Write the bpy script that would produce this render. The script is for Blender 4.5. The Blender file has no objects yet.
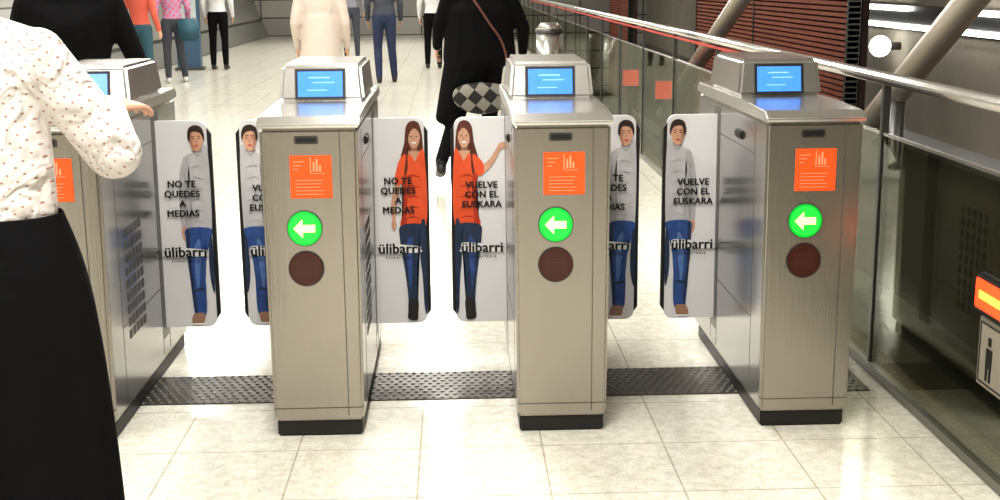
import bpy, bmesh, math, random
from mathutils import Vector, Matrix
from mathutils.bvhtree import BVHTree
random.seed(4)
D=bpy.data; C=bpy.context; SC=C.scene
V=Vector

# ---------------------------------------------------------------- materials
MATS={}
def mat(name,col,rough=.5,metal=0.,emit=0.,ecol=None,var=.06,vscale=6.,bump=0.,bscale=40.,stretch=None,spec=.5,bdist=.02):
    if name in MATS: return MATS[name]
    m=D.materials.new(name); m.use_nodes=True; nt=m.node_tree; N=nt.nodes; L=nt.links
    b=N['Principled BSDF']; b.inputs['Roughness'].default_value=rough; b.inputs['Metallic'].default_value=metal
    b.inputs['Specular IOR Level'].default_value=spec
    tc=N.new('ShaderNodeTexCoord'); mp=N.new('ShaderNodeMapping'); L.new(tc.outputs['Object'],mp.inputs[0])
    if stretch: mp.inputs['Scale'].default_value=stretch
    nz=N.new('ShaderNodeTexNoise'); nz.inputs['Scale'].default_value=vscale; nz.inputs['Detail'].default_value=3
    L.new(mp.outputs[0],nz.inputs['Vector'])
    mx=N.new('ShaderNodeMix'); mx.data_type='RGBA'
    c=V(col[:3]); mx.inputs[6].default_value=(*(c*(1-var)),1); mx.inputs[7].default_value=(*[min(1,x*(1+var)) for x in c],1)
    L.new(nz.outputs['Fac'],mx.inputs[0]); L.new(mx.outputs[2],b.inputs['Base Color'])
    if emit:
        b.inputs['Emission Color'].default_value=(*(ecol or col)[:3],1); b.inputs['Emission Strength'].default_value=emit
    if bump:
        n2=N.new('ShaderNodeTexNoise'); n2.inputs['Scale'].default_value=bscale; n2.inputs['Detail'].default_value=2
        L.new(mp.outputs[0],n2.inputs['Vector'])
        bp=N.new('ShaderNodeBump'); bp.inputs['Strength'].default_value=bump; bp.inputs['Distance'].default_value=bdist
        L.new(n2.outputs['Fac'],bp.inputs['Height']); L.new(bp.outputs[0],b.inputs['Normal'])
    MATS[name]=m; return m

def tiles_mat(name,c1,c2,mortar,w,h,ms,rough,offset=0.,speck=0.,rot=None,metal=0.,loc=(0,0,0)):
    m=D.materials.new(name); m.use_nodes=True; nt=m.node_tree; N=nt.nodes; L=nt.links; b=N['Principled BSDF']
    b.inputs['Roughness'].default_value=rough; b.inputs['Metallic'].default_value=metal
    tc=N.new('ShaderNodeTexCoord'); mp=N.new('ShaderNodeMapping'); L.new(tc.outputs['Object'],mp.inputs[0])
    if rot: mp.inputs['Rotation'].default_value=rot
    mp.inputs['Location'].default_value=loc
    br=N.new('ShaderNodeTexBrick'); br.offset=offset; br.squash=1
    br.inputs['Scale'].default_value=1; br.inputs['Brick Width'].default_value=w; br.inputs['Row Height'].default_value=h
    br.inputs['Mortar Size'].default_value=ms; br.inputs['Mortar Smooth'].default_value=.2
    br.inputs['Color1'].default_value=(*c1,1); br.inputs['Color2'].default_value=(*c2,1); br.inputs['Mortar'].default_value=(*mortar,1)
    L.new(mp.outputs[0],br.inputs['Vector'])
    out=br.outputs['Color']
    if speck:
        for sc_,p0,p1,k in ((22,.36,.60,speck),(90,.35,.55,speck*.8)):
            nz=N.new('ShaderNodeTexNoise'); nz.inputs['Scale'].default_value=sc_; nz.inputs['Detail'].default_value=4; nz.inputs['Roughness'].default_value=.7
            L.new(tc.outputs['Object'],nz.inputs['Vector'])
            cr=N.new('ShaderNodeValToRGB'); cr.color_ramp.elements[0].position=p0; cr.color_ramp.elements[0].color=(1-k,1-k,1-k*1.15,1)
            cr.color_ramp.elements[1].position=p1; cr.color_ramp.elements[1].color=(1,1,1,1)
            L.new(nz.outputs['Fac'],cr.inputs[0])
            mx=N.new('ShaderNodeMix'); mx.data_type='RGBA'; mx.blend_type='MULTIPLY'; mx.inputs[0].default_value=1
            L.new(out,mx.inputs[6]); L.new(cr.outputs[0],mx.inputs[7]); out=mx.outputs[2]
    L.new(out,b.inputs['Base Color'])
    MATS[name]=m; return m

def glass_mat(name,tint,refl,rough=.02):
    m=D.materials.new(name); m.use_nodes=True; nt=m.node_tree; N=nt.nodes; L=nt.links
    N.remove(N['Principled BSDF']); o=N['Material Output']
    t=N.new('ShaderNodeBsdfTransparent'); g=N.new('ShaderNodeBsdfGlossy'); g.inputs['Roughness'].default_value=rough
    nz=N.new('ShaderNodeTexNoise'); nz.inputs['Scale'].default_value=.8
    mc=N.new('ShaderNodeMix'); mc.data_type='RGBA'; mc.inputs[6].default_value=(*tint,1); mc.inputs[7].default_value=(*[x*.93 for x in tint],1)
    L.new(nz.outputs['Fac'],mc.inputs[0]); L.new(mc.outputs[2],t.inputs[0])
    g.inputs['Color'].default_value=(.95,1,.95,1)
    mx=N.new('ShaderNodeMixShader'); mx.inputs[0].default_value=refl
    L.new(t.outputs[0],mx.inputs[1]); L.new(g.outputs[0],mx.inputs[2]); L.new(mx.outputs[0],o.inputs[0]); MATS[name]=m; return m

def dots_mat(name,base,dot,scale,thr,rough=.8,bump=.0,check=False):
    m=D.materials.new(name); m.use_nodes=True; nt=m.node_tree; N=nt.nodes; L=nt.links; b=N['Principled BSDF']
    b.inputs['Roughness'].default_value=rough
    tc=N.new('ShaderNodeTexCoord'); sx=N.new('ShaderNodeSeparateXYZ'); cx=N.new('ShaderNodeCombineXYZ')
    L.new(tc.outputs['Object'],sx.inputs[0]); L.new(sx.outputs[0],cx.inputs[0]); L.new(sx.outputs[2],cx.inputs[1])
    mp=N.new('ShaderNodeMapping'); mp.inputs['Rotation'].default_value=(0,0,.7); L.new(cx.outputs[0],mp.inputs[0])
    mx=N.new('ShaderNodeMix'); mx.data_type='RGBA'; mx.inputs[6].default_value=(*base,1); mx.inputs[7].default_value=(*dot,1)
    if check:
        ck=N.new('ShaderNodeTexChecker'); ck.inputs['Scale'].default_value=scale; mp.inputs['Location'].default_value=(0,0,.013)
        L.new(mp.outputs[0],ck.inputs['Vector']); L.new(ck.outputs['Fac'],mx.inputs[0])
    else:
        vo=N.new('ShaderNodeTexVoronoi'); vo.voronoi_dimensions='2D'; vo.inputs['Scale'].default_value=scale; vo.inputs['Randomness'].default_value=.15
        L.new(mp.outputs[0],vo.inputs['Vector'])
        lt=N.new('ShaderNodeMath'); lt.operation='LESS_THAN'; lt.inputs[1].default_value=thr; L.new(vo.outputs['Distance'],lt.inputs[0])
        L.new(lt.outputs[0],mx.inputs[0])
    L.new(mx.outputs[2],b.inputs['Base Color'])
    if bump:
        n2=N.new('ShaderNodeTexNoise'); n2.inputs['Scale'].default_value=9; n2.inputs['Detail'].default_value=2; n2.inputs['Distortion'].default_value=1.2
        L.new(tc.outputs['Object'],n2.inputs['Vector']); bp=N.new('ShaderNodeBump'); bp.inputs['Strength'].default_value=bump; bp.inputs['Distance'].default_value=.05
        L.new(n2.outputs['Fac'],bp.inputs['Height']); L.new(bp.outputs[0],b.inputs['Normal'])
    MATS[name]=m; return m

steel=mat('brushed_steel',(.40,.375,.335),.27,.90,var=.07,vscale=3,stretch=(60,60,1.5),bump=.06,bscale=4,bdist=.01)
steel_side=mat('brushed_steel_side',(.42,.42,.42),.2,.95,var=.06,vscale=3,stretch=(1,1,40))
steel_top=mat('polished_steel',(.60,.59,.57),.24,.9,var=.04)
steel_dk=mat('dark_steel',(.12,.12,.12),.35,.8)
black=mat('black_plastic',(.012,.012,.013),.45)
rubber=mat('black_rubber',(.01,.01,.01),.6)
seam=mat('seam_shadow_gap',(.09,.085,.075),.6)
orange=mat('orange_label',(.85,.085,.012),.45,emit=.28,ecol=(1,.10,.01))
white_pr=mat('white_print',(.85,.85,.85),.5)
green=mat('green_lamp',(.0,.5,.05),.3,emit=.75,ecol=(.04,.85,.05))
green_e=mat('green_lamp_edge',(.0,.4,.04),.3,emit=.5,ecol=(.0,.5,.03))
arrow_m=mat('arrow_lamp',(.9,1,.4),.3,emit=1.3,ecol=(.85,1,.22))
brown_lens=mat('brown_reader_lens',(.055,.014,.010),.25)
blk_ring=mat('black_ring',(.02,.02,.02),.4)
screen_b=mat('blue_screen',(.05,.2,.7),.2,emit=.75,ecol=(.08,.27,.85),var=.4,vscale=22)
screen_l=mat('screen_light_text',(.3,.55,1),.2,emit=.7,ecol=(.16,.40,1))
chrome=mat('stainless_tube',(.62,.6,.58),.22,.9)
glass=glass_mat('balustrade_glass',(.68,.68,.60),.17)

# ---------------------------------------------------------------- mesh helpers
def link(o,parent=None):
    SC.collection.objects.link(o)
    if parent: o.parent=parent
    return o
def empty(name,loc=(0,0,0),rz=0):
    e=D.objects.new(name,None); e.location=loc; e.rotation_euler[2]=rz; e.empty_display_size=.1
    return link(e)
def mobj(name,me,parent=None,loc=(0,0,0),m=None):
    if m: 
        me.materials.clear(); me.materials.append(m)
    o=D.objects.new(name,me); o.location=loc
    return link(o,parent)
def from_bm(name,bm,m=None,parent=None,loc=(0,0,0),smooth=False):
    me=D.meshes.new(name); bmesh.ops.recalc_face_normals(bm,faces=bm.faces); bm.to_mesh(me); bm.free()
    if smooth:
        for p in me.polygons: p.use_smooth=True
    return mobj(name,me,parent,loc,m)
def addbox(bm,x0,x1,y0,y1,z0,z1):
    vs=[bm.verts.new(p) for p in [(x0,y0,z0),(x1,y0,z0),(x1,y1,z0),(x0,y1,z0),(x0,y0,z1),(x1,y0,z1),(x1,y1,z1),(x0,y1,z1)]]
    for f in [(0,3,2,1),(4,5,6,7),(0,1,5,4),(1,2,6,5),(2,3,7,6),(3,0,4,7)]: bm.faces.new([vs[i] for i in f])
    return vs
def box(name,x0,x1,y0,y1,z0,z1,m,parent=None,bev=0.,seg=2,loc=(0,0,0)):
    bm=bmesh.new(); addbox(bm,x0,x1,y0,y1,z0,z1)
    if bev: bmesh.ops.bevel(bm,geom=bm.edges[:],offset=bev,segments=seg,affect='EDGES')
    return from_bm(name,bm,m,parent,loc)
def hexa(name,bot,top,z0,z1,m,parent=None,bev=0.,seg=3):
    bm=bmesh.new(); vs=addbox(bm,0,1,0,1,0,1)
    for i,(a,z) in enumerate([(bot,z0)]*4+[(top,z1)]*4):
        k=i%4; vs[i].co=(a[1] if k in(1,2) else a[0], a[3] if k in (2,3) else a[2], z)
    if bev: bmesh.ops.bevel(bm,geom=bm.edges[:],offset=bev,segments=seg,affect='EDGES')
    return from_bm(name,bm,m,parent)
def tube(name,a,b,r,m,parent=None,n=20,r2=None):
    a=V(a); b=V(b); d=b-a; bm=bmesh.new()
    bmesh.ops.create_cone(bm,cap_ends=True,segments=n,radius1=r,radius2=r if r2 is None else r2,depth=d.length)
    q=V((0,0,1)).rotation_difference(d.normalized())
    bmesh.ops.transform(bm,matrix=Matrix.Translation((a+b)/2)@q.to_matrix().to_4x4(),verts=bm.verts)
    o=from_bm(name,bm,m,parent)
    for p in o.data.polygons: p.use_smooth=len(p.vertices)==4
    return o
def disc(name,cx,cz,r,y,th,m,parent,n=40):
    return tube(name,(cx,y,cz),(cx,y-th,cz),r,m,parent,n)
def spline(pts,k=5):
    n=len(pts); out=[]
    for i in range(n):
        p0,p1,p2,p3=[V((*pts[(i+j-1)%n],0)) for j in range(4)]
        for s in range(k):
            t=s/k
            q=.5*((2*p1)+(-p0+p2)*t+(2*p0-5*p1+4*p2-p3)*t*t+(-p0+3*p1-3*p2+p3)*t**3)
            out.append((q.x,q.y))
    return out
def poly(name,pts,y,m,parent,th=.0,smooth=False):
    if smooth: pts=spline(pts)
    bm=bmesh.new(); f=bm.faces.new([bm.verts.new((x,y,z)) for x,z in pts])
    bmesh.ops.triangulate(bm,faces=[f])
    if th:
        r=bmesh.ops.extrude_face_region(bm,geom=bm.faces[:])
        bmesh.ops.translate(bm,vec=(0,th,0),verts=[v for v in r['geom'] if isinstance(v,bmesh.types.BMVert)])
    return from_bm(name,bm,m,parent)
def ellipse(cx,cz,rx,rz,n=28): return [(cx+rx*math.cos(2*math.pi*i/n),cz+rz*math.sin(2*math.pi*i/n)) for i in range(n)]
def text(name,body,x,y,z,size,m,parent,bold=.0,rot=(math.pi/2,0,0),sp=1.0,ex=.0002,cs=1.):
    cu=D.curves.new(name,'FONT'); cu.body=body; cu.size=size; cu.align_x='CENTER'; cu.align_y='CENTER'; cu.space_line=sp; cu.extrude=ex; cu.resolution_u=3; cu.space_character=cs
    o=D.objects.new(name+'_tmp',cu); SC.collection.objects.link(o); C.view_layer.update()
    me=D.meshes.new_from_object(o.evaluated_get(C.evaluated_depsgraph_get())); D.objects.remove(o)
    if bold:
        # heavier strokes: union of slightly shifted copies of the glyph outlines
        bm=bmesh.new()
        for k,(dx,dy) in enumerate(((-1,0),(1,0),(0,.7),(0,-.7),(0,0))):
            n0=len(bm.verts); bm.from_mesh(me); bm.verts.ensure_lookup_table()
            for v in bm.verts[n0:]: v.co+=V((dx*bold,dy*bold,k*.00003))
        bm.to_mesh(me); bm.free()
    t=mobj(name,me,parent,(x,y,z),m); t.rotation_euler=rot; return t

# ---------------------------------------------------------------- room shell
floor_m=tiles_mat('terrazzo_tiles',(.78,.76,.69),(.735,.715,.645),(.50,.47,.39),.40,.40,.0034,.15,speck=.20,loc=(.13,.12,0))
box('floor',-5.2,1.66,-4,36,-.25,0,floor_m)
ceil_m=mat('ceiling_paint',(.50,.49,.47),.8)
box('ceiling',-6,6.2,-4,36,3.4,3.5,ceil_m)
wall_panel=tiles_mat('wall_metal_panels',(.42,.42,.39),(.33,.33,.31),(.05,.05,.05),1.2,.45,.014,.3,rot=(math.pi/2,0,math.pi/2),metal=.6)
bm=bmesh.new(); prof=[]
for i in range(13):
    t=i/12; prof.append((-5.2-.5*math.sin(math.pi*t),3.4*t))
rows=[[bm.verts.new((x,y,z)) for x,z in prof] for y in (-4,36)]
for i in range(12): bm.faces.new([rows[0][i],rows[0][i+1],rows[1][i+1],rows[1][i]])
wl=from_bm('wall_left',bm,wall_panel,smooth=True)
far_m=tiles_mat('far_wall_panels',(.45,.44,.40),(.34,.33,.31),(.06,.06,.06),.9,.5,.02,.35,rot=(math.pi/2,0,0))
box('wall_far',-6,6.2,36,36.2,-3,3.5,far_m)
box('wall_rear',-6,6.2,-4.2,-4,-3,3.5,mat('rear_wall_paint',(.26,.235,.20),.7))
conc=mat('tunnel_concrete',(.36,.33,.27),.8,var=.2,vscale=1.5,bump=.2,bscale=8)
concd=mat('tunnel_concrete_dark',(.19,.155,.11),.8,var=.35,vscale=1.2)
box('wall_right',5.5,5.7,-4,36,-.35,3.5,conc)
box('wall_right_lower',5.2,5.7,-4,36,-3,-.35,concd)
box('trim_1',5.15,5.52,-4,36,-.42,-.33,mat('cable_tray',(.3,.3,.3),.5,.5))
box('floor_lower_level',1.66,5.7,-4,36,-3.2,-3,mat('track_bed',(.14,.115,.085),.9,var=.3))
box('trim_2',1.66,1.72,-4,36,-.5,0.,concd)

plate=empty('threshold_plate',(0,0,0))
pl_m=mat('anti_slip_metal',(.075,.072,.066),.4,.6)
box('plate',-2.3,1.52,4.36,4.68,.0005,.004,pl_m,plate)
bm=bmesh.new()
for i in range(118):
    for j in range(10):
        cx=-2.27+i*.032; cy=4.375+j*.0325
        if cx>1.5: continue
        bmesh.ops.create_cone(bm,cap_ends=True,segments=6,radius1=.009,radius2=.006,depth=.004,matrix=Matrix.Translation((cx+(.016 if j%2 else 0),cy,.006)))
from_bm('studs',bm,mat('stud_metal',(.16,.155,.14),.4,.6),plate)

# ---------------------------------------------------------------- turnstiles
skinp=mat('printed_skin',(.60,.34,.23),.6,var=.2,vscale=25); hairp=mat('printed_dark_hair',(.03,.015,.01),.6); aub=mat('printed_auburn_hair',(.13,.035,.02),.6,var=.6,vscale=40,stretch=(3,1,.5))
skin_sh=mat('printed_skin_shade',(.40,.20,.13),.6)
greyp=mat('printed_pale_shirt',(.52,.51,.53),.6,var=.2,vscale=14,stretch=(2,1,1)); greyd=mat('printed_shirt_shade',(.36,.35,.37),.6,var=.3,vscale=20)
greym=mat('printed_shirt_mid',(.44,.43,.45),.6,var=.15,vscale=20)
jeanp=mat('printed_blue_jeans',(.03,.08,.26),.6,var=.6,vscale=26,stretch=(2,1,1)); jeand=mat('printed_navy_jeans',(.018,.035,.08),.6,var=.6,vscale=26,stretch=(2,1,1))
jeans_hi=mat('printed_jeans_fade',(.10,.20,.45),.6,var=.4,vscale=30)
redp=mat('printed_red_top',(.85,.11,.03),.6,var=.3,vscale=16); redd=mat('printed_red_fold',(.50,.045,.015),.6,var=.3,vscale=20); shoep=mat('printed_tan_shoe',(.35,.2,.13),.6); bootp=mat('printed_black_boot',(.02,.02,.02),.6)
flap_m=mat('flap_white_print',(.72,.715,.73),.3,var=.03); textm=mat('printed_black_text',(.008,.008,.01),.5)

def flap(parent,sgn,kind,msg):
    fl=D.objects.new('flap_right' if sgn>0 else 'flap_left',None); link(fl,parent); fl.location=(0,.78,0)
    xi,xe=.146,.362; z0,z1,r=.175,.968,.035
    out=[(xi,z0)]
    for a in range(7): t=-math.pi/2+a*math.pi/12; out.append((xe-r+r*math.cos(t),z0+r+r*math.sin(t)))
    for a in range(7): t=a*math.pi/12; out.append((xe-r+r*math.cos(t),z1-r+r*math.sin(t)))
    out.append((xi,z1))
    S=lambda pts:[(sgn*x,z) for x,z in pts]
    inn=[(x-(.011 if x>xi+.001 else 0),z) for x,z in out]
    poly('panel',S(inn),-.003,flap_m,fl,th=.018)
    poly('rubber_edge',S([(xe-.0112,z0+.030),(xe+.003,z0+.05),(xe+.003,z1-.05),(xe-.0112,z1-.030)]),-.003,rubber,fl,th=.018)
    dz=-.012
    P=lambda pts:[(sgn*(xe-.011-s*1.08),z+dz) for s,z in pts]
    y=[-.0036]
    def pp(n,pts,m,sm=True):
        y[0]-=.0004; poly(n,P(pts),y[0],m,fl,smooth=sm)
    if kind=='man':
        pp('print_neck',[(.024,.86),(.026,.90),(.048,.90),(.052,.86)],skin_sh,False)
        pp('print_torso',[(.0,.868),(.03,.868),(.065,.856),(.09,.835),(.092,.76),(.086,.68),(.086,.60),(.085,.56),(.02,.553),(.0,.56)],greyp)
        pp('print_torso_side',[(.066,.84),(.088,.83),(.091,.76),(.085,.68),(.085,.60),(.083,.565),(.066,.565),(.070,.62),(.066,.70),(.074,.77)],greym)
        pp('print_collar',[(.020,.872),(.036,.852),(.054,.868),(.052,.860),(.036,.845),(.022,.862)],greyd)
        for k in range(6): 
            z=.585+.042*k; pp('print_fold',[(.078-.004*k,z),(.05,z+.014),(.016,z+.006+.003*(k%2)),(.05,z+.019)],greym)
        pp('print_arm',[(.08,.84),(.098,.80),(.108,.72),(.108,.64),(.104,.575),(.088,.575),(.086,.65),(.080,.73)],greym)
        pp('print_arm_shade',[(.086,.80),(.090,.72),(.094,.64),(.092,.578),(.087,.578),(.085,.65),(.081,.73)],greyd)
        pp('print_hand',[(.088,.576),(.104,.576),(.106,.55),(.100,.53),(.092,.528),(.087,.55)],skinp)
        pp('print_jeans',[(.090,.572),(.004,.572),(.006,.53),(.022,.47),(.032,.40),(.032,.32),(.038,.235),(.076,.235),(.082,.34),(.092,.44),(.093,.52)],jeanp)
        pp('print_jeans_fade',[(.045,.53),(.065,.50),(.068,.40),(.060,.33),(.050,.40),(.044,.47)],jeans_hi)
        pp('print_jeans_side',[(.089,.56),(.091,.44),(.081,.34),(.075,.24),(.068,.24),(.073,.34),(.081,.44),(.080,.56)],jeand)
        pp('print_knee_fold',[(.035,.335),(.078,.325),(.078,.33),(.055,.342)],jeand)
        pp('print_leg_behind',[(.0,.53),(.010,.53),(.016,.44),(.012,.36),(.0,.33)],jeand)
        pp('print_shoe',[(.044,.242),(.076,.242),(.088,.222),(.084,.200),(.052,.198),(.042,.22)],shoep)
        pp('print_shoe_sole',[(.042,.203),(.086,.203),(.086,.197),(.042,.196)],white_pr,False)
        pp('print_head',[(.012,.92),(.018,.885),(.03,.868),(.044,.868),(.056,.884),(.061,.92),(.055,.945),(.018,.945)],skinp)
        pp('print_cheek',[(.050,.93),(.058,.93),(.058,.895),(.044,.871),(.050,.90)],skin_sh)
        pp('print_hair',[(.010,.905),(.008,.93),(.018,.957),(.042,.964),(.062,.950),(.066,.915),(.058,.905),(.056,.93),(.046,.940),(.026,.937),(.016,.925)],hairp)
        for n,q in (('print_eye',.027),('print_eye_b',.046)):
            pp(n,ellipse(q,.914,.0035,.0018),hairp,False); pp('print_brow',[(q-.006,.921),(q+.006,.922),(q+.006,.9245),(q-.006,.9235)],hairp,False)
        pp('print_nose',[(.035,.912),(.040,.900),(.034,.899)],skin_sh,False)
        pp('print_mouth',ellipse(.037,.888,.008,.0022),redd,False)
    else:
        pp('print_hair_back',[(.008,.92),(.02,.962),(.046,.968),(.064,.945),(.070,.89),(.086,.82),(.075,.755),(.05,.78),(.02,.79),(.0,.80),(.004,.86)],aub)
        pp('print_neck',[(.024,.84),(.026,.90),(.046,.90),(.05,.84)],skin_sh,False)
        pp('print_chest',[(.015,.855),(.058,.855),(.045,.81),(.03,.81)],skinp,False)
        pp('print_top',[(.0,.845),(.022,.842),(.034,.815),(.050,.842),(.08,.835),(.086,.78),(.078,.70),(.082,.62),(.087,.565),(.0,.565)],redp)
        pp('print_top_side',[(.070,.82),(.084,.78),(.077,.70),(.081,.62),(.086,.568),(.070,.568),(.066,.64),(.062,.70),(.066,.77)],redd)
        for k in range(5):
            z=.59+.04*k; pp('print_fold',[(.080-.003*k,z),(.05,z+.012),(.015,z+.006),(.05,z+.017)],redd)
        pp('print_hair_lock',[(.058,.90),(.070,.87),(.076,.81),(.068,.765),(.060,.80),(.062,.86)],aub)
        if sgn<0:
            pp('print_arm',[(.076,.832),(.095,.80),(.125,.822),(.155,.868),(.165,.862),(.135,.80),(.10,.765),(.08,.775)],skinp)
            pp('print_sleeve',[(.066,.84),(.085,.83),(.103,.805),(.104,.768),(.085,.76),(.072,.78)],redp)
            pp('print_hand',[(.152,.865),(.160,.882),(.172,.886),(.196,.896),(.198,.889),(.180,.878),(.194,.876),(.193,.870),(.172,.862),(.166,.858)],skinp,False)
        else:
            pp('print_arm',[(.078,.80),(.094,.79),(.108,.72),(.122,.66),(.12,.60),(.108,.59),(.106,.65),(.09,.71)],skinp)
            pp('print_sleeve',[(.066,.842),(.088,.825),(.104,.77),(.106,.735),(.086,.73),(.074,.77)],redp)
            pp('print_hand',ellipse(.114,.575,.009,.022),skinp,False)
        pp('print_leg_behind',[(.0,.57),(.02,.57),(.022,.45),(.014,.36),(.010,.25),(.0,.25)],jeand)
        pp('print_jeans',[(.088,.572),(.008,.572),(.016,.50),(.034,.40),(.034,.30),(.038,.24),(.064,.24),(.072,.34),(.084,.44),(.094,.52)],jeand)
        pp('print_jeans_fade',[(.05,.53),(.070,.50),(.068,.40),(.058,.33),(.052,.40),(.047,.47)],jeanp)
        pp('print_boot',[(.034,.28),(.066,.28),(.070,.235),(.072,.21),(.060,.200),(.038,.200),(.034,.225)],bootp)
        pp('print_head',[(.013,.915),(.019,.885),(.03,.868),(.042,.868),(.053,.884),(.058,.915),(.052,.942),(.020,.942)],skinp)
        pp('print_fringe',[(.010,.89),(.010,.935),(.03,.958),(.054,.950),(.064,.91),(.066,.86),(.058,.88),(.054,.915),(.042,.938),(.026,.940),(.016,.922)],aub)
        pp('print_smile',ellipse(.036,.888,.0085,.0032),white_pr,False)
        for n,q in (('print_eye',.027),('print_eye_b',.045)): pp(n,ellipse(q,.912,.0035,.002),hairp,False)
        pp('print_nose',[(.035,.910),(.039,.900),(.033,.899)],skin_sh,False)
    tx=sgn*(xe-.011-.104)
    text('slogan_text',msg,tx,y[0]-.001,.675,.0345,textm,fl,bold=.0015,sp=1.08,cs=1.06)
    w_,h_=.076,.019; cz=.470
    pts=[(tx-w_,cz-h_*.8),(tx+w_,cz-h_*.8),(tx+w_+.005,cz),(tx+w_,cz+h_*.5),(tx-w_*.2,cz+h_),(tx-w_,cz+h_*1.1),(tx-w_-.005,cz)]
    poly('logo_backing',pts,y[0]-.0010,flap_m,fl,smooth=True)
    text('logo_text','ülibarri',tx,y[0]-.0020,.470,.055,textm,fl,bold=.0018,cs=1.03)
    text('logo_subline','E U S K A L T E G I A',tx,y[0]-.0022,.436,.012,textm,fl,bold=.0004)
    return fl

def turnstile(x,flaps):
    T=empty('turnstile',(x,4.0,0)); T.scale=(1,1,1.02)
    box('plinth',-.142,.142,.015,1.12,0,.058,black,T,.006)
    hexa('body',(-.150,.150,0,1.15),(-.157,.157,0,1.15),.056,1.02,steel,T,.010)
    bm=bmesh.new()
    pr=[(-.008,1.022),(-.012,1.034),(.03,1.056),(.30,1.062),(1.14,1.062),(1.162,1.045),(1.162,1.022)]
    L_=[bm.verts.new((-.163,yy,zz)) for yy,zz in pr]; R_=[bm.verts.new((.163,yy,zz)) for yy,zz in pr]
    bm.faces.new(L_); bm.faces.new(R_[::-1])
    for i in range(len(pr)):
        j=(i+1)%len(pr); bm.faces.new([L_[i],R_[i],R_[j],L_[j]])
    bmesh.ops.bevel(bm,geom=bm.edges[:],offset=.004,segments=2,affect='EDGES')
    from_bm('top_slab',bm,steel_top,T)
    ZT=1.190
    hexa('display_head',(-.152,.152,.46,.98),(-.140,.140,.485,.95),1.062,ZT,steel_top,T,.014)
    yz=lambda z:.46+(z-1.062)/(ZT-1.062)*.025
    def tilt(name,x0,x1,z0,z1,off,m,th=.006):
        bm=bmesh.new(); vs=addbox(bm,x0,x1,0,1,z0,z1)
        for v in vs: v.co.y=yz(v.co.z)-off+(th if v.co.y>.5 else 0)
        return from_bm(name,bm,m,T)
    tilt('display_frame',-.094,.086,1.069,1.175,.0008,steel_dk)
    tilt('display_bezel',-.091,.083,1.072,1.172,.002,blk_ring)
    tilt('display_screen',-.083,.075,1.079,1.165,.003,screen_b)
    tilt('display_line_1',-.045,.03,1.142,1.146,.0036,screen_l)
    tilt('display_line_2',-.03,.045,1.126,1.129,.0036,screen_l)
    tilt('display_line_3',-.05,.02,1.10,1.103,.0036,screen_l)
    box('ticket_slot_frame',-.045,.032,-.004,.01,.972,.998,steel_dk,T,.003)
    box('ticket_slot',-.038,.025,-.0075,.01,.978,.993,black,T,.002)
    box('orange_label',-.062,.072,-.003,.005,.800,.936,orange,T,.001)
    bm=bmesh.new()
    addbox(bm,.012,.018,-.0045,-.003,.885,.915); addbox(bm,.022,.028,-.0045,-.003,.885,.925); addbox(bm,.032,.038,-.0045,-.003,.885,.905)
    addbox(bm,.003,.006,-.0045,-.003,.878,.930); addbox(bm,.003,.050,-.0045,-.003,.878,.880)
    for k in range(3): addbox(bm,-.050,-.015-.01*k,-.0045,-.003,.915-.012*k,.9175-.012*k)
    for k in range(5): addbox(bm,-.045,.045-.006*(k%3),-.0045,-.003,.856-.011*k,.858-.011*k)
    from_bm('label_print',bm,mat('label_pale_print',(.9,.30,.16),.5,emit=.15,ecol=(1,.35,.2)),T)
    cx=-.022
    disc('indicator_ring',cx,.703,.058,.004,.008,steel_dk,T); disc('indicator_edge',cx,.703,.055,.0,.006,green_e,T); disc('indicator_lamp',cx,.703,.048,.0,.0066,green,T)
    ar=[(-.036,0),(-.006,.030),(-.006,.012),(.034,.012),(.034,-.012),(-.006,-.012),(-.006,-.030)]
    poly('indicator_arrow',[(cx+a,.703+b) for a,b in ar],-.0075,arrow_m,T)
    disc('reader_ring',cx,.572,.058,.004,.008,blk_ring,T); disc('reader_lens',cx,.572,.054,.0,.0065,brown_lens,T)
    bm=bmesh.new()
    for i in range(-4,5):
        for j in range(-2,3): addbox(bm,cx+i*.008-.0018,cx+i*.008+.0018,-.0072,-.006,.572+j*.009-.0018,.572+j*.009+.0018)
    from_bm('reader_dots',bm,mat('reader_led_dots',(.10,.04,.03),.4),T)
    bm=bmesh.new(); addbox(bm,.098,.101,-.0012,.002,.075,1.015); addbox(bm,-.148,.148,-.0012,.002,.100,.103)
    from_bm('front_seams',bm,seam,T)
    sx=lambda z:.150+.007*(z-.056)/.964
    for s,n in ((-1,'left'),(1,'right')):
        bm=bmesh.new(); vs=addbox(bm,0,1,.02,1.13,.075,1.01)
        for v in vs: v.co.x=s*(sx(v.co.z)+(.0004 if v.co.x>.5 else -.004))
        from_bm('side_panel_'+n,bm,steel_side,T)
        bm=bmesh.new()
        for (y0,y1,za,zb) in [(.16,.163,.08,1.0),(.72,.724,.08,1.0),(.83,.834,.08,1.0),(.16,1.1,.34,.343),(.163,.72,.90,.903)]:
            vs=addbox(bm,0,1,y0,y1,za,zb)
            for v in vs: v.co.x=s*(sx(v.co.z)+(.001 if v.co.x>.5 else -.004))
        from_bm('seams_'+n,bm,seam,T)
        bm=bmesh.new()
        vs=addbox(bm,0,1,.725,.83,.14,1.0)
        for v in vs: v.co.x=s*(sx(v.co.z)+(.0008 if v.co.x>.5 else -.004))
        from_bm('flap_slot_'+n,bm,steel_dk,T)
        bm=bmesh.new(); vs=addbox(bm,0,1,.34,.44,.925,.955)
        for v in vs: v.co.x=s*(sx(v.co.z)+(.010 if v.co.x>.5 else -.004))
        bmesh.ops.bevel(bm,geom=bm.edges[:],offset=.005,segments=2,affect='EDGES')
        from_bm('sensor_'+n,bm,black,T)
    bm=bmesh.new()
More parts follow.
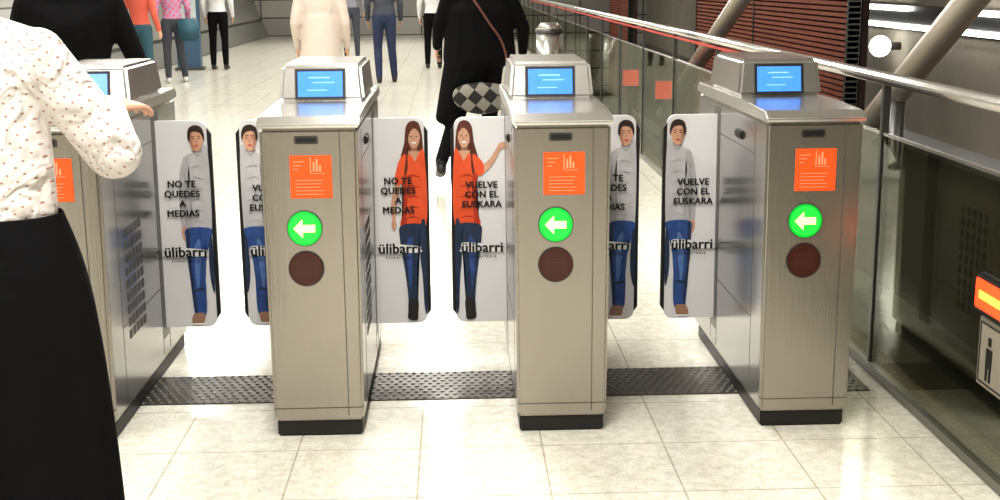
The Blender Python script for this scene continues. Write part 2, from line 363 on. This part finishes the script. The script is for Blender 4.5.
    for i in range(5):
        for j in range(9):
            y0=.24+i*.05; za=.28+j*.044
            vs=addbox(bm,0,1,y0,y0+.034,za,za+.03)
            for v in vs: v.co.x=sx(v.co.z)+(.0014 if v.co.x>.5 else -.004)
    from_bm('vent_grille',bm,mat('vent_dark',(.10,.10,.10),.5,.5),T)
    for f in flaps: flap(T,*f)
    return T
A_='NO TE\nQUEDES\nA\nMEDIAS'; B_='VUELVE\nCON EL\nEUSKARA'
turnstile(-1.295,[(1,'man',A_)])
turnstile(-.470,[(-1,'man',B_),(1,'woman',A_)])
turnstile(.346,[(-1,'woman',B_),(1,'man',A_)])
turnstile(1.168,[(-1,'man',B_)])

# ---------------------------------------------------------------- balustrade right
B=empty('glass_balustrade',(1.6,0,0))
box('base_channel',-.018,.018,-1.4,34,0,.04,mat('channel_metal',(.22,.22,.20),.35,.8),B,.004)
bm=bmesh.new(); yy=-1.4
posts=[]
while yy<33:
    addbox(bm,-.006,.006,yy+.02,yy+1.48,.035,.925); posts.append(yy); yy+=1.5
from_bm('glass_panels',bm,glass,B)
bm=bmesh.new()
for p in posts: addbox(bm,-.012,.016,p-.012,p+.012,.0,1.11)
from_bm('posts',bm,steel_dk,B)
box('glass_cap',-.008,.008,-1.4,34,.922,.932,steel_top,B)
tube('handrail_tube',(0,-1.4,1.13),(0,34,1.13),.024,chrome,B)
box('red_rail_band',-.012,-.004,6.4,26,1.078,1.094,mat('red_band',(.45,.05,.035),.4),B)
S=empty('exit_indicator_light',(1.575,3.51,.575))
box('housing',-.02,.012,-.16,.085,-.06,.06,black,S,.008)
box('lamp',-.024,-.018,-.15,.075,-.045,.045,mat('orange_red_lamp',(1,.10,.02),.3,emit=1.6,ecol=(1,.035,.01)),S,.004)
box('lamp_core',-.026,-.022,-.12,.045,-.014,.014,mat('orange_core',(1,.4,.1),.3,emit=1.5,ecol=(1,.25,.04)),S,.002)
S=empty('pictogram_sign',(1.585,3.50,.40))
box('plate',-.004,.004,-.19,.10,-.115,.095,mat('sign_plate',(.26,.24,.20),.4),S,.001)
bm=bmesh.new()
for a in [(-.18,.09,.078,.082),(-.18,.09,-.104,-.100),(.086,.09,-.104,.082)]: addbox(bm,-.0062,-.004,*a)
addbox(bm,-.0062,-.004,.00,.04,-.05,.01); addbox(bm,-.0062,-.004,.002,.014,-.09,-.05); addbox(bm,-.0062,-.004,.026,.038,-.09,-.05); addbox(bm,-.0062,-.004,.010,.030,.02,.045)
from_bm('pictogram',bm,textm,S)

# ---------------------------------------------------------------- space beyond the glass
tr=empty('steel_truss',(2.45,0,0))
strut=mat('strut_steel',(.50,.45,.40),.35,.6)
tube('diagonal_strut_1',(0,8.9,-.25),(0,4.3,2.3),.075,strut,tr,28)
tube('diagonal_strut_2',(0,14.6,-.05),(0,9.0,1.95),.08,strut,tr,28)
tube('bottom_chord',(0,-2,-.35),(0,30,-.35),.09,steel_dk,tr,24)
tube('top_chord',(0,-2,3.2),(0,30,3.2),.09,chrome,tr,24)
tube('diagonal_strut_4',(0,4.3,2.3),(0,2.2,3.2),.075,strut,tr,24)
tube('diagonal_strut_5',(0,9.0,1.95),(0,5.5,3.2),.08,strut,tr,24)
tube('upright',(0,6.85,-.3),(0,6.85,.88),.045,steel_dk,tr,24)
terra=mat('terracotta_slats',(.20,.055,.03),.7,var=.25,vscale=2)
for (y0,y1) in ((11.0,18.0),(25,28)):
    lw=empty('louvre_screen',(3.5,y0,0)); bm=bmesh.new()
    for k in range(88): addbox(bm,-.04,.06,0,y1-y0,-1+k*.05,-1+k*.05+.034)
    from_bm('slats',bm,terra,lw)
    box('backing',.08,.14,0,y1-y0,-1.05,3.4,mat('louvre_backing',(.03,.012,.01),.8),lw)
    bm=bmesh.new()
    for q in (0,(y1-y0)/2,y1-y0-.06): addbox(bm,-.05,.07,q,q+.04,-3,3.4)
    from_bm('mullions',bm,steel_dk,lw)
tubem=mat('fluorescent_tube',(1,1,1),.3,emit=7.,ecol=(1,.98,.92))
ln=empty('fluorescent_light_line',(5.42,0,0))
for i,(y0,y1,z) in enumerate([(15.0,17.2,1.12),(10.4,13.5,1.12),(4.5,10.2,1.12)]): tube('tube_%d'%i,(0,y0,z),(0,y1,z),.03,tubem,ln)
tube('tube_low',(0,3,.91),(0,18.3,.91),.03,tubem,ln)
box('rail',.03,.08,3,18.5,.87,1.16,steel_dk,ln)
gl=empty('globe_wall_lamp',(5.25,15.4,.66)); bm=bmesh.new(); bmesh.ops.create_uvsphere(bm,u_segments=20,v_segments=12,radius=.13)
from_bm('globe',bm,tubem,gl,smooth=True); tube('bracket',(0,0,0),(.25,0,0),.05,steel_dk,gl)
red_l=mat('red_reflection_glow',(1,.12,.05),.4,emit=.9,ecol=(1,.06,.02))  # glowing red boxes, added to stand in for red reflections in the glass
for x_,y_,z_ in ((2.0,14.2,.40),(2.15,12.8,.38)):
    rs=empty('red_reflection_box',(x_,y_,z_)); box('box',-.10,.10,0,.05,-.10,.10,steel_dk,rs); box('face',-.09,.09,-.006,0,-.09,.09,red_l,rs); tube('leg',(0,.03,-.7),(0,.03,-.10),.02,steel_dk,rs)

hb=empty('steel_litter_bin',(1.25,16.5,0))
tube('drum',(0,0,.04),(0,0,.82),.17,steel_top,hb,32); tube('rim',(0,0,.82),(0,0,.87),.18,steel_dk,hb,32); tube('foot',(0,0,0),(0,0,.04),.15,black,hb,32)
tube('lid',(0,0,.87),(0,0,.95),.18,steel_top,hb,32,r2=.10)
kc=empty('information_column',(-4.62,22.3,0))
box('column',-.2,.2,-.1,.1,0,1.75,mat('column_blue_grey',(.06,.12,.2),.4),kc,.01); box('poster',-.17,.17,-.106,-.1,.6,1.6,mat('column_poster',(.5,.55,.55),.4,var=.5,vscale=8),kc); box('foot',-.24,.24,-.14,.14,0,.05,steel_dk,kc)

# ---------------------------------------------------------------- people
class Prim:
    def __init__(s): s.bm=bmesh.new(); s.lab=s.bm.faces.layers.int.new('lab')
    def hull(s,ells,label,n=14,m=9):
        t=bmesh.new()
        for c,r in ells:
            c=V(c); r=V(r) if hasattr(r,'__len__') else V((r,r,r))
            for i in range(m+1):
                ph=math.pi*i/m
                for j in range(n if 0<i<m else 1):
                    th=2*math.pi*j/n; t.verts.new((c.x+r.x*math.sin(ph)*math.cos(th),c.y+r.y*math.sin(ph)*math.sin(th),c.z+r.z*math.cos(ph)))
        res=bmesh.ops.convex_hull(t,input=t.verts[:])
        bad=[v for v in t.verts if not v.link_faces]
        bmesh.ops.delete(t,geom=bad,context='VERTS')
        mp={v:s.bm.verts.new(v.co) for v in t.verts}
        for f in t.faces:
            try: nf=s.bm.faces.new([mp[v] for v in f.verts]); nf[s.lab]=label
            except ValueError: pass
        t.free()
    def finish(s,name,mats,parent,voxel,smooth=4):
        bmesh.ops.recalc_face_normals(s.bm,faces=s.bm.faces)
        s.bm.faces.ensure_lookup_table()
        labs=[f[s.lab] for f in s.bm.faces]; tree=BVHTree.FromBMesh(s.bm)
        me=D.meshes.new(name+'_src'); s.bm.to_mesh(me); s.bm.free()
        o=D.objects.new(name+'_src',me); SC.collection.objects.link(o)
        r=o.modifiers.new('r','REMESH'); r.mode='VOXEL'; r.voxel_size=voxel; r.adaptivity=0
        sm=o.modifiers.new('s','SMOOTH'); sm.iterations=smooth; sm.factor=.5
        C.view_layer.update()
        nm=D.meshes.new_from_object(o.evaluated_get(C.evaluated_depsgraph_get())); nm.name=name
        D.objects.remove(o)
        nm.materials.clear()
        for m_ in mats: nm.materials.append(m_)
        for p in nm.polygons:
            p.use_smooth=True; _,_,i,_=tree.find_nearest(p.center)
            p.material_index=labs[i] if i is not None else 0
        ob=D.objects.new(name,nm); return link(ob,parent)

def hand(parent,name,w,d,n,side,skin,sc=1.,curl=.45,voxel=.0035):
    w=V(w); d=V(d).normalized(); n=(V(n)-V(n).dot(d)*d).normalized(); s=d.cross(n); 
    if s.dot(V(side))<0: s=-s
    P=Prim(); k=sc
    P.hull([(w-d*.03*k,.024*k),(w+d*.01*k,.022*k)],0,10,6)
    P.hull([(w+d*.012*k+s*.016*k,.014*k),(w+d*.012*k-s*.016*k,.013*k),(w+d*.085*k+s*.028*k,.011*k),(w+d*.078*k-s*.030*k,.010*k)],0,10,6)
    for off,ln,st in ((.030,.066,.086),(.010,.076,.090),(-.011,.070,.087),(-.031,.054,.079)):
        p=w+d*st*k+s*off*k*1.05; a=.12; dd=d
        for q,(fr,r0,r1) in enumerate(((.45,.0088,.008),(.32,.008,.0074),(.23,.0074,.006))):
            a+=curl*(.5 if q==0 else .9)
            dd=(d*math.cos(a)+n*math.sin(a)+s*off*1.6).normalized(); e=p+dd*ln*fr*k
            P.hull([(p,r0*k),(e,r1*k)],0,9,6); p=e
    p=w+d*.022*k+s*.022*k
    for q,(l,r0,r1,mix) in enumerate(((.036,.0125,.0105,.75),(.030,.0100,.009,.45),(.024,.009,.007,.2))):
        dd=(d+s*mix*1.2+n*(.35+.2*q)).normalized(); e=p+dd*l*k; P.hull([(p,r0*k),(e,r1*k)],0,9,6); p=e
    return P.finish(name,[skin],parent,voxel*k,2)

def person(name,loc,rz,top,bottom,shoe,skin,hair,sc=1.,J=None,longhair=False,coat=None,extra=None,voxel=.013,slim=1.,hands=None,nohand=()):
    E=empty(name,loc,rz); E.scale=(sc,sc,sc)
    j=dict(pel=(0,0,.95),hipL=(-.085,0,.90),hipR=(.085,0,.90),kneeL=(-.10,.02,.49),kneeR=(.10,.02,.49),ankL=(-.105,-.01,.09),ankR=(.105,-.01,.09),
           waist=(0,0,1.10),chest=(0,0,1.29),shL=(-.175,0,1.395),shR=(.175,0,1.395),elL=(-.235,-.02,1.12),elR=(.235,-.02,1.12),
           wrL=(-.235,.09,.90),wrR=(.235,.09,.90),neck=(0,0,1.45),head=(0,.02,1.605))
    if J: j.update(J)
    j={k:V(v) for k,v in j.items()}
    T,Bm,Sh,Sk,Ha=0,1,2,3,4
    P=Prim(); s=slim
    P.hull([(j['pel'],(.155*s,.115,.09)),(j['hipL'],(.09,.10,.09)),(j['hipR'],(.09,.10,.09))],Bm)
    for q in 'LR':
        h,k,a=j['hip'+q],j['knee'+q],j['ank'+q]
        P.hull([(h,(.092,.10,.09)),(k,.062)],Bm); P.hull([(k,.062),(k.lerp(a,.35)+V((0,-.012,0)),.060),(a,.047)],Bm)
        tilt=j.get('tilt'+q,V((0,0,0)))
        P.hull([(a+V((0,-.015,-.045)),(.038,.045,.044)),(a+V((0,.0,0)),.042)],Sh)
        P.hull([(a+V((0,-.02,-.052)),(.038,.045,.037)),(a+V((0,.15,-.060))+tilt,(.044,.055,.029))],Sh)
    P.hull([(j['waist']+V((0,0,-.12)),(.150*s,.112,.07)),(j['waist'],(.130*s,.098,.08))],T)
    P.hull([(j['waist'],(.130*s,.098,.08)),(j['chest'],(.168*s,.118,.10))],T)
    P.hull([(j['chest'],(.165*s,.118,.10)),(j['shL'],.058),(j['shR'],.058)],T)
    P.hull([(j['shL'],.055),(j['shR'],.055),(j['neck'],(.062,.06,.04))],T)
    for q in 'LR':
        P.hull([(j['sh'+q],.062),(j['el'+q],.049)],T); P.hull([(j['el'+q],.049),(j['wr'+q],.035)],T)
    hd=j['head']
    P.hull([(j['neck']+V((0,0,-.02)),.054),(hd+V((0,-.01,-.07)),.050)],Sk)
    P.hull([(hd+V((0,-.008,.02)),(.076,.094,.09)),(hd+V((0,.03,-.03)),(.064,.066,.06))],Sk)
    P.hull([(hd+V((0,.028,-.02)),(.062,.065,.05)),(hd+V((0,.055,-.088)),(.030,.030,.026))],Sk)
    P.hull([(hd+V((0,.096,.012)),.010),(hd+V((0,.112,-.022)),(.017,.015,.012))],Sk)
    for x in (-1,1): P.hull([(hd+V((.078*x,.0,.005)),(.010,.020,.030))],Sk)
    P.hull([(hd+V((0,-.022,.040)),(.086,.094,.085)),(hd+V((0,.03,.072)),(.070,.060,.045))],Ha)
    P.hull([(hd+V((0,-.045,0)),(.080,.070,.07)),(hd+V((0,-.05,-.05)),(.06,.05,.04))],Ha)
    if longhair: P.hull([(hd+V((0,-.04,0)),(.088,.072,.06)),(j['neck']+V((0,-.07,-.08)),(.10,.045,.06))],Ha)
    if coat:
        for e in coat: P.hull(e[0],e[1])
    P.finish('body',[top,bottom,shoe,skin,hair],E,voxel)
    ew=mat('eye_white',(.8,.8,.78),.3); ei=mat('eye_iris',(.04,.02,.01),.2); lip=mat('lips',(.45,.12,.1),.5)
    for x,nm in ((-1,'eye_left'),(1,'eye_right')):
        bm=bmesh.new(); bmesh.ops.create_uvsphere(bm,u_segments=12,v_segments=8,radius=.013); o=from_bm(nm,bm,ew,E,tuple(hd+V((.029*x,.083,.008))),True)
        bm=bmesh.new(); bmesh.ops.create_uvsphere(bm,u_segments=10,v_segments=6,radius=.0065); from_bm('iris'+nm[3:],bm,ei,E,tuple(hd+V((.029*x,.092,.008))),True)
    bm=bmesh.new(); bmesh.ops.create_uvsphere(bm,u_segments=12,v_segments=8,radius=1,matrix=Matrix.Diagonal((.024,.008,.008,1))); from_bm('mouth',bm,lip,E,tuple(hd+V((0,.086,-.062))),True)
    for q,x in (('L',-1),('R',1)):
        if q in nohand: continue
        w=j['wr'+q]; dd=(w-j['el'+q]).normalized()
        hp=(hands or {}).get(q,dict(d=dd,n=(-x,0,0),side=(0,1,0)))
        hand(E,'hand_left' if q=='L' else 'hand_right',w+V(hp['d']).normalized()*.02,hp['d'],hp['n'],hp['side'],skin,.95,hp.get('curl',.4),hp.get('vox',.005))
    return E

skin=mat('skin_tone',(.62,.36,.25),.5); skin2=mat('skin_tone_tan',(.45,.26,.17),.5)
blackc=mat('black_cloth',(.006,.006,.007),.95,bump=.3,bscale=14,spec=.15)
navy=mat('navy_denim',(.02,.03,.07),.85,bump=.3,bscale=20); greyc=mat('grey_cloth',(.05,.055,.07),.85,bump=.3,bscale=14)
blouse=dots_mat('white_dotted_blouse',(.70,.65,.62),(.38,.22,.18),46,.125,bump=1.)
cream=mat('cream_cloth',(.56,.48,.42),.85,bump=.8,bscale=8); pink=dots_mat('floral_cloth',(.35,.25,.38),(.6,.12,.2),14,.35)
plaid=mat('check_shirt',(.22,.22,.25),.8,var=.6,vscale=30); hb_=mat('dark_brown_hair',(.035,.018,.010),.6,bump=.5,bscale=60,stretch=(8,8,1)); hbl=mat('blonde_hair',(.35,.22,.10),.6)
bsh=mat('black_shoe',(.012,.012,.012),.4); wsh=mat('white_shoe',(.6,.6,.58),.5); teal=mat('teal_bag_cloth',(.03,.09,.12),.7); whitec=mat('white_cloth',(.6,.6,.6),.8); orgc=mat('coral_cloth',(.6,.12,.08),.8)

FW=person('woman_in_dotted_blouse',(-1.115,2.97,0),-.12,blouse,blackc,bsh,skin,hb_,.97,slim=1.06,
   J=dict(elR=(.298,.08,1.140),wrR=(.205,.30,1.225),elL=(-.27,.0,1.12),wrL=(-.22,.2,1.03),shR=(.165,.0,1.385),shL=(-.165,0,1.385)),
   longhair=False,voxel=.0085,coat=[([((.163,0,1.375),.068),((.298,.08,1.140),.070)],0),([((.298,.08,1.140),.066),((.212,.285,1.216),.044)],0),
         ([((0,0,1.00),(.178,.128,.05)),((0,0,1.12),(.176,.130,.06)),((0,0,1.27),(.172,.125,.06))],0)],
   hands=dict(R=dict(d=(.30,.9,.0),n=(-.2,-.15,-1),side=(-1,0,0),curl=.35,vox=.0032),L=dict(d=(.1,.9,.1),n=(0,0,-1),side=(1,0,0),curl=.35)))
bm=bmesh.new(); rings=[]; NT=96
lev=[(1.00,.184,.134,0),(.985,.187,.138,0),(.95,.200,.148,.1),(.88,.222,.165,.25),(.78,.242,.182,.4),(.64,.256,.195,.6),(.46,.264,.206,.8),(.28,.268,.218,1),(.16,.270,.225,1)]
for z,rx,ry,a in lev:
    ring=[]
    for i in range(NT):
        t=2*math.pi*i/NT; f=1+a*(.035*math.sin(7*t+.6)+.025*math.sin(13*t+z*2))
        ring.append(bm.verts.new((rx*f*math.cos(t),ry*f*math.sin(t),z)))
    rings.append(ring)
for a,b in zip(rings,rings[1:]):
    for i in range(NT): bm.faces.new([a[i],a[(i+1)%NT],b[(i+1)%NT],b[i]])
sk=from_bm('skirt',bm,blackc,FW,smooth=True); so=sk.modifiers.new('s','SOLIDIFY'); so.thickness=.006; sk.modifiers.new('u','SUBSURF').levels=1

person('man_in_black_top',(-1.81,6.1,0),.1,blackc,navy,bsh,skin,hb_,1.0,slim=1.2,
   J=dict(elL=(-.30,.05,1.14),elR=(.28,.05,1.14),wrL=(-.2,.26,1.05),wrR=(.2,.26,1.05),shL=(-.20,0,1.40),shR=(.19,0,1.40)))
WB=person('woman_in_black_coat',(.19,9.3,0),.05,blackc,blackc,bsh,skin,hb_,1.02,longhair=True,slim=1.25,
   J=dict(elL=(-.29,.0,1.15),elR=(.32,.02,1.13),wrL=(-.30,.16,1.0),wrR=(.33,.16,.95),shL=(-.20,0,1.39),shR=(.20,0,1.39),
          kneeL=(-.16,.02,.52),ankL=(-.30,-.22,.20),kneeR=(.08,.14,.50),ankR=(.07,.15,.09),tiltL=(0,.02,-.05)),
   coat=[([((0,0,1.25),(.24,.15,.1)),((0,0,.92),(.27,.17,.08))],0),([((-.05,0,.95),(.2,.15,.08)),((-.26,-.06,.50),(.07,.09,.05))],0)])
hbag=bmesh.new(); bmesh.ops.create_uvsphere(hbag,u_segments=28,v_segments=16,radius=1,matrix=Matrix.Diagonal((.21,.09,.13,1)))
for v in hbag.verts:
    if v.co.z>.06: v.co.z=.06+(v.co.z-.06)*.5; v.co.x*=.95
bagm=dots_mat('checked_bag_cloth',(.012,.012,.012),(.20,.19,.16),13,.27,check=True)
from_bm('checked_handbag',hbag,bagm,WB,(.0,-.20,.665),True)
def curve(name,pts,r,m,parent):
    cu=D.curves.new(name,'CURVE'); cu.dimensions='3D'; cu.bevel_depth=r; cu.bevel_resolution=3; sp=cu.splines.new('BEZIER'); sp.bezier_points.add(len(pts)-1)
    for b,p in zip(sp.bezier_points,pts): b.co=p; b.handle_left_type=b.handle_right_type='AUTO'
    cu.materials.append(m); o=D.objects.new(name,cu); return link(o,parent)
curve('bag_strap',[(.18,-.20,.72),(.16,-.20,1.0),(.04,-.19,1.2),(-.08,-.13,1.38),(-.14,.0,1.46)],.009,mat('brown_leather',(.12,.04,.025),.5),WB)
person('woman_in_cream_coat',(-1.25,12,0),0,cream,navy,bsh,skin,hbl,1.0,longhair=True,slim=1.05,coat=[([((0,0,1.15),(.17,.13,.1)),((0,0,.62),(.22,.18,.05))],0)])
person('man_in_dark_jacket',(-1.03,19,0),.05,greyc,navy,bsh,skin2,hb_,1.04,slim=1.1,J=dict(ankR=(.13,.05,.09),ankL=(-.09,-.12,.09)))
person('man_in_check_shirt',(-2.0,25,0),0,plaid,greyc,bsh,skin2,hb_,1.03)
person('woman_in_white_shirt',(-.35,22,0),0,whitec,blackc,bsh,skin,hb_,.98,longhair=True)
WP=person('woman_in_floral_top',(-4.25,19.4,0),.3,pink,greyc,wsh,skin,hb_,1.0,longhair=True,J=dict(ankR=(.16,.12,.09)))
bg=bmesh.new(); bmesh.ops.create_cube(bg,size=1,matrix=Matrix.Diagonal((.30,.12,.34,1))); bmesh.ops.bevel(bg,geom=bg.edges[:],offset=.04,segments=3,affect='EDGES')
from_bm('shoulder_bag',bg,teal,WP,(.22,-.14,.80),True)
person('woman_in_coral_jacket',(-4.25,17.4,0),-.3,orgc,teal,wsh,skin,hbl,.98)
person('man_in_white_jumper',(-4.10,22.3,0),0,whitec,blackc,bsh,skin2,hb_,1.03)

# ---------------------------------------------------------------- lights
def lum(x,y,p,w=.35,l=2.4,c=(1,.965,.90)):
    e=empty('ceiling_luminaire',(x,y,3.33)); box('housing',-w/2-.03,w/2+.03,-l/2-.03,l/2+.03,.0,.07,steel_top,e)
    ld=D.lights.new('lum','AREA'); ld.shape='RECTANGLE'; ld.size=w; ld.size_y=l; ld.energy=p; ld.color=c
    o=D.objects.new('lamp',ld); o.location=(0,0,-.01); link(o,e)
for y in range(-2,34,4):
    k=.92 if y<4 else .84
    lum(-3.2,y,115*k); lum(-.2,y,125*k)
for y in (3,12,22): lum(3.9,y,75)
w=D.worlds.new('world'); SC.world=w; w.use_nodes=True; w.node_tree.nodes['Background'].inputs[0].default_value=(.8,.85,.9,1); w.node_tree.nodes['Background'].inputs[1].default_value=.2
SC.view_settings.view_transform='Standard'; SC.view_settings.look='Medium High Contrast'; SC.view_settings.exposure=0

# ---------------------------------------------------------------- camera
cd=D.cameras.new('camera'); cam=D.objects.new('camera',cd); SC.collection.objects.link(cam)
cd.lens=45; cd.sensor_width=36; cd.clip_end=200
ph=math.radians(2.02); th=math.radians(12.2); ro=math.radians(.5)
F=V((math.sin(ph)*math.cos(th),math.cos(ph)*math.cos(th),-math.sin(th))); R=V((math.cos(ph),-math.sin(ph),0)); U=R.cross(F)
R2=R*math.cos(ro)-U*math.sin(ro); U2=U*math.cos(ro)+R*math.sin(ro)
M=Matrix((R2,U2,-F)).transposed().to_4x4(); M.translation=(0,0,1.5); cam.matrix_world=M
SC.camera=cam
